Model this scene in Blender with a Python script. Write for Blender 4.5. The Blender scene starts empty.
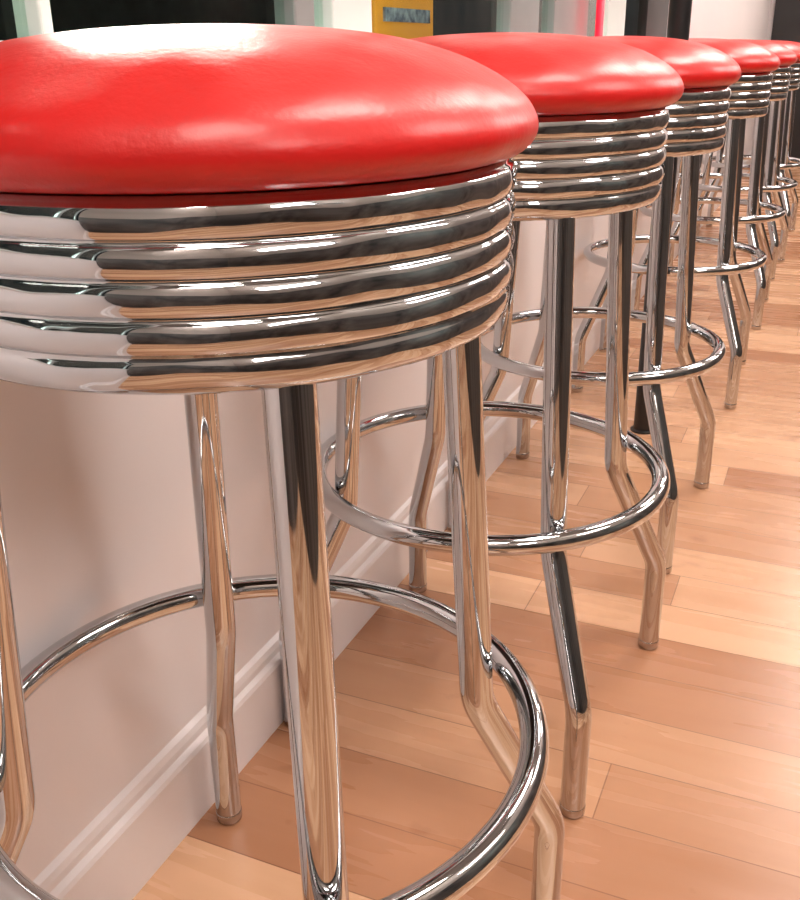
import bpy, math, random
from mathutils import Vector, Matrix
random.seed(4)
S=bpy.context.scene
S.view_settings.view_transform='Standard'
S.view_settings.look='None'
COL=S.collection

# ------------------------------------------------ materials
def mat(name, col=(.8,.8,.8), rough=.5, metal=0, emit=None, estr=0, coat=0, ior=None):
    m=bpy.data.materials.new(name); m.use_nodes=True
    b=m.node_tree.nodes['Principled BSDF']
    b.inputs['Base Color'].default_value=(*col,1); b.inputs['Roughness'].default_value=rough
    b.inputs['Metallic'].default_value=metal
    b.inputs['Coat Weight'].default_value=coat
    if emit: b.inputs['Emission Color'].default_value=(*emit,1); b.inputs['Emission Strength'].default_value=estr
    return m
def nt(m): return m.node_tree, m.node_tree.nodes, m.node_tree.links, m.node_tree.nodes['Principled BSDF']
def tex(m, scale=(1,1,1)):
    t,n,l,b=nt(m); tc=n.new('ShaderNodeTexCoord'); mp=n.new('ShaderNodeMapping'); mp.inputs['Scale'].default_value=scale
    l.new(tc.outputs['Object'],mp.inputs['Vector']); return mp.outputs['Vector']
def noise_var(m,c1,c2,scale=5,vs=(1,1,1),bump=0,bscale=200,bd=.001,rough=None,wave=None):
    t,n,l,b=nt(m); v=tex(m,vs)
    no=n.new('ShaderNodeTexNoise'); no.inputs['Scale'].default_value=scale; no.inputs['Detail'].default_value=5
    l.new(v,no.inputs['Vector'])
    r=n.new('ShaderNodeValToRGB'); r.color_ramp.elements[0].position=.3; r.color_ramp.elements[1].position=.7
    r.color_ramp.elements[0].color=(*c1,1); r.color_ramp.elements[1].color=(*c2,1)
    l.new(no.outputs['Fac'],r.inputs['Fac']); l.new(r.outputs['Color'],b.inputs['Base Color'])
    last=None
    if wave:
        n3=n.new('ShaderNodeTexNoise'); n3.inputs['Scale'].default_value=wave[0]; n3.inputs['Detail'].default_value=1
        l.new(v,n3.inputs['Vector']); b3=n.new('ShaderNodeBump'); b3.inputs['Strength'].default_value=1; b3.inputs['Distance'].default_value=wave[1]
        l.new(n3.outputs['Fac'],b3.inputs['Height']); last=b3.outputs['Normal']
        l.new(last,b.inputs['Normal'])
    if bump:
        n2=n.new('ShaderNodeTexNoise'); n2.inputs['Scale'].default_value=bscale; n2.inputs['Detail'].default_value=3
        l.new(v,n2.inputs['Vector']); bp=n.new('ShaderNodeBump'); bp.inputs['Strength'].default_value=bump; bp.inputs['Distance'].default_value=bd
        l.new(n2.outputs['Fac'],bp.inputs['Height'])
        if last: l.new(last,bp.inputs['Normal'])
        l.new(bp.outputs['Normal'],b.inputs['Normal'])
    if rough:
        mr=n.new('ShaderNodeMapRange'); mr.inputs['To Min'].default_value=rough[0]; mr.inputs['To Max'].default_value=rough[1]
        l.new(no.outputs['Fac'],mr.inputs['Value']); l.new(mr.outputs['Result'],b.inputs['Roughness'])
    return m
CHROME=noise_var(mat('chrome',rough=.05,metal=1),(.55,.57,.59),(.62,.64,.66),3,rough=(.03,.07))
BAND=noise_var(mat('chrome_band',rough=.05,metal=1),(.53,.56,.59),(.60,.63,.66),3,rough=(.03,.06),wave=(16,.007))
VINYL=noise_var(mat('red_vinyl',rough=.37,coat=.15),(.56,.011,.011),(.64,.016,.014),4,bump=.4,bscale=240,bd=.0007,wave=(18,.004))
VINYL.node_tree.nodes['Principled BSDF'].inputs['Coat Roughness'].default_value=.25
DARK=noise_var(mat('dark_plate',rough=.6),(.015,.012,.012),(.03,.024,.022),8)
CAP=noise_var(mat('brushed_metal',rough=.25,metal=1),(.50,.47,.45),(.58,.55,.53),30)
WALL=noise_var(mat('painted_wall',rough=.42),(.86,.82,.83),(.90,.86,.87),1.3,bump=.08,bscale=60,bd=.001)
TRIM=noise_var(mat('painted_trim',rough=.3),(.87,.83,.84),(.91,.87,.88),2)
FRAME=noise_var(mat('window_frame_aluminium',rough=.3,metal=.6),(.34,.38,.38),(.48,.52,.52),3)
FRAMEW=noise_var(mat('window_frame_white',rough=.35),(.62,.68,.66),(.75,.8,.78),3)
BLACK=noise_var(mat('black_paint',rough=.35),(.006,.006,.007),(.014,.013,.014),6)
CEIL=noise_var(mat('ceiling_paint',rough=.8),(.20,.17,.155),(.26,.22,.20),2)
REFL=noise_var(mat('reflection_panels',rough=.4),(.006,.006,.006),(.11,.095,.09),3.2,vs=(1,1.4,.5))  # patchy dark panels added out of view for the chrome to mirror
ROOMW=noise_var(mat('room_wall_paint',rough=.6),(.20,.16,.14),(.30,.25,.22),1)
OUT=noise_var(mat('night_facade',rough=.6),(.01,.03,.024),(.10,.17,.14),1.4)
GROUND=noise_var(mat('asphalt',rough=.7),(.02,.02,.02),(.05,.05,.05),6)
CEILFILL=mat('ceiling_fill_glow',(.9,.9,.9),emit=(1,.875,.79),estr=35)  # glow of the added ceiling fill panels
WALLFILL=mat('wall_fill_glow',(.9,.9,.9),emit=(1,.90,.84),estr=17)  # glow of the added wall fill panels
NEON=mat('neon_red',(.8,.02,.05),emit=(1,.008,.03),estr=1.0)
YEL=noise_var(mat('yellow_enamel_glow',rough=.4),(.80,.30,.02),(.88,.38,.03),5)
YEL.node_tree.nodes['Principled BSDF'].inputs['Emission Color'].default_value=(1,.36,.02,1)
YEL.node_tree.nodes['Principled BSDF'].inputs['Emission Strength'].default_value=.3  # own glow stands in for light falling on the box
# glass
GL=bpy.data.materials.new('window_glass'); GL.use_nodes=True
n=GL.node_tree.nodes; l=GL.node_tree.links; n.clear()
o=n.new('ShaderNodeOutputMaterial'); mx=n.new('ShaderNodeMixShader'); tr=n.new('ShaderNodeBsdfTransparent'); g=n.new('ShaderNodeBsdfGlossy')
tr.inputs['Color'].default_value=(.88,.96,.92,1); g.inputs['Roughness'].default_value=.01
lw=n.new('ShaderNodeLayerWeight'); lw.inputs['Blend'].default_value=.5
pw=n.new('ShaderNodeMath'); pw.operation='POWER'; pw.inputs[1].default_value=4; l.new(lw.outputs['Facing'],pw.inputs[0])
ma=n.new('ShaderNodeMath'); ma.operation='MULTIPLY_ADD'; ma.inputs[1].default_value=.7; ma.inputs[2].default_value=.03; l.new(pw.outputs[0],ma.inputs[0])
l.new(ma.outputs[0],mx.inputs['Fac']); l.new(tr.outputs[0],mx.inputs[1]); l.new(g.outputs[0],mx.inputs[2]); l.new(mx.outputs[0],o.inputs['Surface'])
# floor
FL=mat('maple_planks',rough=.25)
t,n,l,b=nt(FL)
v=tex(FL)
def brick(w,h,off,mort,c1,c2,cm):
    k=n.new('ShaderNodeTexBrick'); k.offset=off; k.offset_frequency=2; k.squash=1
    k.inputs['Scale'].default_value=1; k.inputs['Mortar Size'].default_value=mort; k.inputs['Mortar Smooth'].default_value=.2
    k.inputs['Brick Width'].default_value=w; k.inputs['Row Height'].default_value=h; k.inputs['Bias'].default_value=0
    k.inputs['Color1'].default_value=(*c1,1); k.inputs['Color2'].default_value=(*c2,1); k.inputs['Mortar'].default_value=(*cm,1)
    l.new(vec,k.inputs['Vector']); return k
H_=.100
sx=n.new('ShaderNodeSeparateXYZ'); l.new(v,sx.inputs[0])
dv=n.new('ShaderNodeMath'); dv.operation='DIVIDE'; dv.inputs[1].default_value=H_; l.new(sx.outputs['Y'],dv.inputs[0])
flr=n.new('ShaderNodeMath'); flr.operation='FLOOR'; l.new(dv.outputs[0],flr.inputs[0])
wn=n.new('ShaderNodeTexWhiteNoise'); wn.noise_dimensions='1D'; l.new(flr.outputs[0],wn.inputs['W'])
ad=n.new('ShaderNodeMath'); ad.operation='MULTIPLY_ADD'; ad.inputs[1].default_value=3.1; l.new(wn.outputs['Value'],ad.inputs[0]); l.new(sx.outputs['X'],ad.inputs[2])
cx=n.new('ShaderNodeCombineXYZ'); l.new(ad.outputs[0],cx.inputs['X']); l.new(sx.outputs['Y'],cx.inputs['Y']); vec=cx.outputs[0]
bk=brick(.95,H_,0,.0009,(.42,.20,.105),(.73,.45,.275),(.27,.13,.07))
gm=n.new('ShaderNodeMapping'); gm.inputs['Scale'].default_value=(1.2,12,1); l.new(vec,gm.inputs['Vector'])
gn=n.new('ShaderNodeTexNoise'); gn.inputs['Scale'].default_value=2.0; gn.inputs['Detail'].default_value=5; gn.inputs['Roughness'].default_value=.45; gn.inputs['Distortion'].default_value=.3
l.new(gm.outputs[0],gn.inputs['Vector'])
gr=n.new('ShaderNodeValToRGB'); gr.color_ramp.elements[0].position=.3; gr.color_ramp.elements[1].position=.65
gr.color_ramp.elements[0].color=(.84,.76,.70,1); gr.color_ramp.elements[1].color=(1,1,1,1); l.new(gn.outputs['Fac'],gr.inputs['Fac'])
m1=n.new('ShaderNodeMix'); m1.data_type='RGBA'; m1.blend_type='MULTIPLY'; m1.inputs[0].default_value=.6
l.new(bk.outputs['Color'],m1.inputs[6]); l.new(gr.outputs['Color'],m1.inputs[7])
km=n.new('ShaderNodeMapping'); km.inputs['Scale'].default_value=(6,9,1); l.new(vec,km.inputs['Vector'])
kn=n.new('ShaderNodeTexNoise'); kn.inputs['Scale'].default_value=1.8; kn.inputs['Detail'].default_value=4; l.new(km.outputs[0],kn.inputs['Vector'])
kr=n.new('ShaderNodeValToRGB'); kr.color_ramp.elements[0].position=.24; kr.color_ramp.elements[1].position=.36
kr.color_ramp.elements[0].color=(.5,.36,.30,1); kr.color_ramp.elements[1].color=(1,1,1,1); l.new(kn.outputs['Fac'],kr.inputs['Fac'])
m2=n.new('ShaderNodeMix'); m2.data_type='RGBA'; m2.blend_type='MULTIPLY'; m2.inputs[0].default_value=.6
l.new(m1.outputs[2],m2.inputs[6]); l.new(kr.outputs['Color'],m2.inputs[7]); l.new(m2.outputs[2],b.inputs['Base Color'])
rr=n.new('ShaderNodeMapRange'); rr.inputs['To Min'].default_value=.20; rr.inputs['To Max'].default_value=.34; l.new(gn.outputs['Fac'],rr.inputs['Value']); l.new(rr.outputs['Result'],b.inputs['Roughness'])
bp=n.new('ShaderNodeBump'); bp.inputs['Strength'].default_value=.2; bp.inputs['Distance'].default_value=.0006; bp.invert=True
l.new(bk.outputs['Fac'],bp.inputs['Height']); l.new(bp.outputs['Normal'],b.inputs['Normal'])

# ------------------------------------------------ mesh helpers
def mk(name,verts,faces,m,smooth=True,parent=None,loc=(0,0,0)):
    me=bpy.data.meshes.new(name); me.from_pydata([tuple(v) for v in verts],[],faces); me.materials.append(m)
    if smooth:
        for p in me.polygons: p.use_smooth=True
    me.update(); ob=bpy.data.objects.new(name,me); COL.objects.link(ob); ob.location=loc
    if parent: ob.parent=parent
    return ob
def lathe(name,prof,m,segs=96,parent=None,loc=(0,0,0),smooth=True):
    V=[];F=[];idx=[]
    for r,z in prof:
        if r<1e-6: idx.append([len(V)]*segs); V.append((0,0,z))
        else:
            s=len(V); V+=[(r*math.cos(2*math.pi*i/segs),r*math.sin(2*math.pi*i/segs),z) for i in range(segs)]; idx.append(list(range(s,s+segs)))
    for a,b_ in zip(idx[:-1],idx[1:]):
        for i in range(segs):
            j=(i+1)%segs; f=[a[i],a[j],b_[j],b_[i]]; g=[]
            for q in f:
                if q not in g: g.append(q)
            if len(g)>=3: F.append(g)
    return mk(name,V,F,m,smooth,parent,loc)
def spline(pts,n=8):
    out=[]
    P=[pts[0]]+list(pts)+[pts[-1]]
    for i in range(1,len(P)-2):
        p0,p1,p2,p3=[Vector((*q,0)) for q in P[i-1:i+3]]
        for k in range(n):
            t=k/n; q=.5*((2*p1)+(p2-p0)*t+(2*p0-5*p1+4*p2-p3)*t*t+(3*p1-p0-3*p2+p3)*t**3); out.append((max(q.x,0),q.y))
    out.append(pts[-1]); return out
def sweep(name,path,r,m,segs=24,closed=False,parent=None,caps=True):
    n_=len(path); V=[];F=[]
    up=Vector((0,1,0)) if not closed else Vector((0,0,1))
    for i,p in enumerate(path):
        a=path[(i-1)%n_] if (closed or i>0) else p; c=path[(i+1)%n_] if (closed or i<n_-1) else p
        t_=(c-a).normalized(); s=t_.cross(up).normalized(); u=s.cross(t_)
        for k in range(segs):
            an=2*math.pi*k/segs; V.append(p+r*(math.cos(an)*s+math.sin(an)*u))
    for i in range(n_ if closed else n_-1):
        for k in range(segs):
            j=(i+1)%n_; k2=(k+1)%segs; F.append((i*segs+k,i*segs+k2,j*segs+k2,j*segs+k))
    if not closed and caps: F+=[tuple(range(segs)),tuple(reversed(range((n_-1)*segs,n_*segs)))]
    return mk(name,V,F,m,True,parent)
def fillet(pts,r,n=7):
    out=[pts[0]]
    for i in range(1,len(pts)-1):
        a,b_,c=pts[i-1],pts[i],pts[i+1]
        p=b_+(a-b_).normalized()*r; q=b_+(c-b_).normalized()*r
        for k in range(n+1):
            t=k/n; out.append((1-t)**2*p+2*t*(1-t)*b_+t*t*q)
    out.append(pts[-1]); return out
def box(name,x0,x1,y0,y1,z0,z1,m,parent=None,bev=0):
    c=((x0+x1)/2,(y0+y1)/2,(z0+z1)/2); hx,hy,hz=(x1-x0)/2,(y1-y0)/2,(z1-z0)/2
    V=[(sx*hx,sy*hy,sz*hz) for sx in(-1,1) for sy in(-1,1) for sz in(-1,1)]
    F=[(0,1,3,2),(4,6,7,5),(0,4,5,1),(2,3,7,6),(0,2,6,4),(1,5,7,3)]
    ob=mk(name,V,F,m,False,parent,c)
    if bev:
        md=ob.modifiers.new('b','BEVEL'); md.width=bev; md.segments=3
    return ob
def struct(o): o['kind']='structure'; return o

# ------------------------------------------------ bar stool
ZB,ZT=.6576,.7535
ZM=.2975; ZL=.1377; RT=.1652; RB=.1864; RF=.264; RFR=.2125; LR=.0143
def stool_parts(root,t0):
    cush=lathe('seat_cushion',spline([(0,.7535),(.12,.7535),(.168,.7538),(.184,.7555),(.1930,.7610),(.1970,.7690),(.1955,.7775),(.1880,.7880),(.1720,.7995),(.148,.8105),(.115,.8195),(.075,.8250),(.035,.8275),(0,.8282)],8),VINYL,128,root)
    prof=[(.150,ZB+.012),(.160,ZB+.004),(.168,ZB),(.1755,ZB+.0005),(.1800,ZB+.003),(.1825,ZB+.007)]
    prof+=[(.1834,ZB+.012),(.1834,ZB+.0185)]
    z=ZB+.0205
    for i in range(4):
        h=.0183
        prof.append((.1808,z))
        for k in range(1,14):
            a=k/14; prof.append((.1808+.0044*math.sin(math.pi*a)**.5,z+h*a))
        z+=h
    prof+=[(.1808,z),(.1805,ZT),(.172,ZT),(.170,ZT-.004)]
    ring=lathe('seat_ring',prof,BAND,160,root)
    ring['label']='ribbed chrome band around the seat'
    lathe('seat_base',[(0,ZB+.012),(.172,ZB+.012),(.172,ZT-.006),(.166,ZT-.001),(.155,ZT-.001),(.155,.753),(0,.753)],DARK,64,root,smooth=False)
    fr=[Vector((RFR*math.cos(2*math.pi*i/128),RFR*math.sin(2*math.pi*i/128),ZM+.028)) for i in range(128)]
    sweep('foot_ring',fr,.0112,CHROME,24,True,root)
    me=None
    for k in range(4):
        if me is None:
            d=(RB-RT)/(ZB-ZM)
            pts=[Vector((RT-d*.012-.001,0,ZB+.013)),Vector((RB-.001,0,ZM)),Vector((RF,0,ZL)),Vector((RF,0,.006))]
            lg=sweep('leg',fillet(pts,.014),LR,CHROME,28,False,root,caps=False); me=lg
            cpm=cp=lathe('foot_cap',[(0,0),(.0125,0),(.0143,.002),(.0147,.009),(.0147,.013),(.0143,.0135)],CAP,32,lg,loc=(RF,0,0))
        else:
            lg=me.copy(); COL.objects.link(lg); lg.parent=root
            cp=cpm.copy(); COL.objects.link(cp); cp.parent=lg
        lg.rotation_euler=(0,0,math.radians(t0+k*90))
def newroot(x,y):
    e=bpy.data.objects.new('bar_stool',None); e.empty_display_size=.1; COL.objects.link(e)
    e.location=(x,y,0); e['category']='bar stool'; e['group']='row of red diner stools'
    return e
places=[(.002,0,23.4-70,'red vinyl bar stool, first in the row against the white wall'),
(.003,.5482,22-70,'red round diner stool with chrome legs and foot ring'),
(.002,1.1489,22.9-70,'red round diner stool beside the black post'),
(.005,2.006,27-70,'red round diner stool just past the black post'),
(.004,2.7743,26-70,'red round diner stool with chrome legs and foot ring'),
(.004,3.50,23-70,'red round diner stool with chrome legs and foot ring'),
(.004,4.25,23-70,'red round diner stool with chrome legs and foot ring')]
r0=None
for x,y,t_,lb in places:
    r=newroot(x,y); r['label']=lb
    if r0 is None: r0=r; stool_parts(r,t_); tb=t_
    else:
        for c in r0.children:
            k=c.copy(); COL.objects.link(k); k.parent=r
            if c.name.startswith('leg'): k.rotation_euler[2]+=math.radians(t_-tb)
            for c2 in c.children:
                k2=c2.copy(); COL.objects.link(k2); k2.parent=k

# ------------------------------------------------ black post
post=lathe('post',[(0,0),(.028,0),(.028,.004),(.0225,.006),(.0215,.012),(.0215,2.70),(0,2.70)],BLACK,40,loc=(.031,1.597,0),smooth=False)
post['label']='slim black metal post standing between two stools'; post['category']='post'

# ------------------------------------------------ room
X0=-.224; XB=-.209; XR=1.4; Y0=-1.7; Y1=7.2; ZC=2.7; SILL=.80
struct(box('floor',-.40,XR+.1,Y0-.1,Y1+.1,-.1,0,FL))
struct(box('ceiling',-.40,XR+.1,Y0-.1,Y1+.1,ZC,ZC+.1,CEIL))
YW=3.3
struct(box('wall_left',X0-.14,X0,Y0-.1,YW,0,SILL,WALL))
struct(box('wall_left_far',X0-.14,X0,YW,Y1,0,ZC,WALL))
struct(box('wall_left_header',X0-.14,X0,Y0-.1,YW,2.3,ZC,WALL))
struct(box('wall_right',XR,XR+.1,Y0,Y1,0,ZC,ROOMW))
struct(box('wall_back',X0,XR,Y0-.1,Y0,0,ZC,ROOMW))
struct(box('wall_end',X0,XR,Y1,Y1+.1,0,ZC,WALL))
struct(box('trim_1',XR-.03,XR,Y0,Y1,0,1.1,REFL))  # unseen dark panelling, added to darken the chrome reflections
struct(box('trim_2',X0,XR-.03,Y0,Y0+.03,0,1.1,REFL))
pr=[(X0,0),(XB,0),(XB,.088),(XB-.002,.093),(XB-.007,.098),(XB-.0075,.106),(XB-.010,.113),(X0,.118)]
V=[(x,Y0,z) for x,z in pr]+[(x,Y1,z) for x,z in pr]; n_=len(pr)
F=[(i,(i+1)%n_,(i+1)%n_+n_,i+n_) for i in range(n_)]+[tuple(range(n_))[::-1],tuple(range(n_,2*n_))]
bb=mk('baseboard_left',V,F,TRIM,False); struct(bb)
struct(box('trim_3',X0-.15,X0+.012,Y0,YW,SILL,SILL+.022,FRAMEW,bev=.004))
k=1
def pane(y0,y1):
    global k
    o=box('window_%d'%k,X0-.066,X0-.060,y0,y1,SILL+.022,2.3,GL); struct(o); k+=1
tn=4
def mull(y0,y1,m,d=.03):
    global tn
    struct(box('trim_%d'%tn,X0-.06-d/2,X0-.06+d/2,y0,y1,SILL+.022,2.3,m,bev=.003)); tn+=1
ms=[(-1.7,-1.6,FRAME),(-.9,-.84,FRAME),(.165,.18,FRAMEW),(.60,.65,FRAME),(.70,.82,FRAMEW),(1.46,1.66,FRAME),(1.78,2.10,FRAME),(2.33,2.56,FRAMEW),(2.9,3.3,BLACK)]
for a in ms: mull(*a)
for a,b_ in zip(ms[:-1],ms[1:]):
    if b_[0]-a[1]>.03: pane(a[1],b_[0])
struct(box('door_1',-.19,.75,Y1-.05,Y1,0,2.1,BLACK))

ne=sweep('neon_tube',[Vector((X0-.02,2.12,SILL+.022)),Vector((X0-.02,2.12,1.4)),Vector((X0-.02,2.12,2.0))],.010,NEON,16)
ne['label']='glowing crimson neon tube standing on the window sill'; ne['category']='neon light'

g=box('ground',-9,X0-.14,-6,14,-.2,-.1,GROUND); struct(g)
f=box('wall_opposite',-6.2,-6,-6,14,-.1,4,OUT); struct(f)
yb=box('street_box',-.74,-.65,1.66,2.02,-.1,1.10,YEL,bev=.01); yb['label']='yellow street box with blue and white label outside the window'; yb['category']='street box'
lb=box('label_plate',-.65,-.645,1.70,1.98,.872,.902,noise_var(mat('blue_label'),(.02,.03,.12),(.5,.6,.7),40))
lb.parent=yb; lb.location=Vector(lb.location)-Vector(yb.location)

def cfill(x,y,w,h,lab):  # unseen panels added to light the room and show in the chrome
    root=bpy.data.objects.new('ceiling_fill',None); COL.objects.link(root); root.location=(x,y,ZC)
    root['label']=lab; root['category']='added ceiling fill'; root['group']='added ceiling fill panels'
    a=box('fill_housing',x-w/2-.02,x+w/2+.02,y-h/2-.02,y+h/2+.02,ZC-.04,ZC,FRAMEW)
    a.parent=root; a.location=(0,0,-.02)
    a=box('fill_panel',x-w/2,x+w/2,y-h/2,y+h/2,ZC-.045,ZC-.04,CEILFILL)
    a.parent=root; a.location=(0,0,-.0425)
for y in (-1.2,.5,2.4,4.2,6.0):
    cfill(.8,y,.4,.75,'rectangular glowing fill panel added on the unseen ceiling')
for y in (-.9,.7,2.3,3.9,5.5):  # out-of-view fill panels added to brighten the white knee wall
    root=bpy.data.objects.new('wall_fill',None); COL.objects.link(root); root.location=(XR,y,1.65)
    root['label']='added glowing white fill panel on dark backplate'; root['category']='added wall fill'; root['group']='added wall fill panels'
    a=box('fill_backplate',-.01,.01,-.29,.29,-.17,.17,BLACK,parent=root); a.location=(-.01,0,0)
    a=box('fill_block',-.03,.03,-.27,.27,-.15,.15,WALLFILL,parent=root,bev=.02); a.location=(-.05,0,0)
ld=bpy.data.lights.new('street_lamp','AREA'); ld.energy=50; ld.size=.5; ld.color=(1,.93,.88)
lo=bpy.data.objects.new('street_lamp',ld); COL.objects.link(lo); lo.location=(-1.3,1.65,1.6)
lo.rotation_euler=(Vector((-.1,.1,.83))-Vector(lo.location)).to_track_quat('-Z','Y').to_euler()

w=bpy.data.worlds.new('w'); S.world=w; w.use_nodes=True
w.node_tree.nodes['Background'].inputs['Color'].default_value=(.02,.03,.035,1); w.node_tree.nodes['Background'].inputs['Strength'].default_value=.5

# ------------------------------------------------ camera
def rd(a): return math.radians(a)
yw,pt,ro,f_=rd(23.664),rd(-22.3584),rd(-.7351),975.5
fw=Vector((-math.sin(yw)*math.cos(pt),math.cos(yw)*math.cos(pt),math.sin(pt)))
rt=Vector((math.cos(yw),math.sin(yw),0)); up=rt.cross(fw)
r2=math.cos(ro)*rt+math.sin(ro)*up; u2=-math.sin(ro)*rt+math.cos(ro)*up
cd=bpy.data.cameras.new('camera'); cam=bpy.data.objects.new('camera',cd); COL.objects.link(cam)
M=Matrix((r2,u2,-fw)).transposed().to_4x4(); M.translation=Vector((.3559,-.5296,.8133)); cam.matrix_world=M
cd.sensor_fit='HORIZONTAL'; cd.sensor_width=36; cd.lens=f_*36/800; cd.clip_start=.02
S.camera=cam
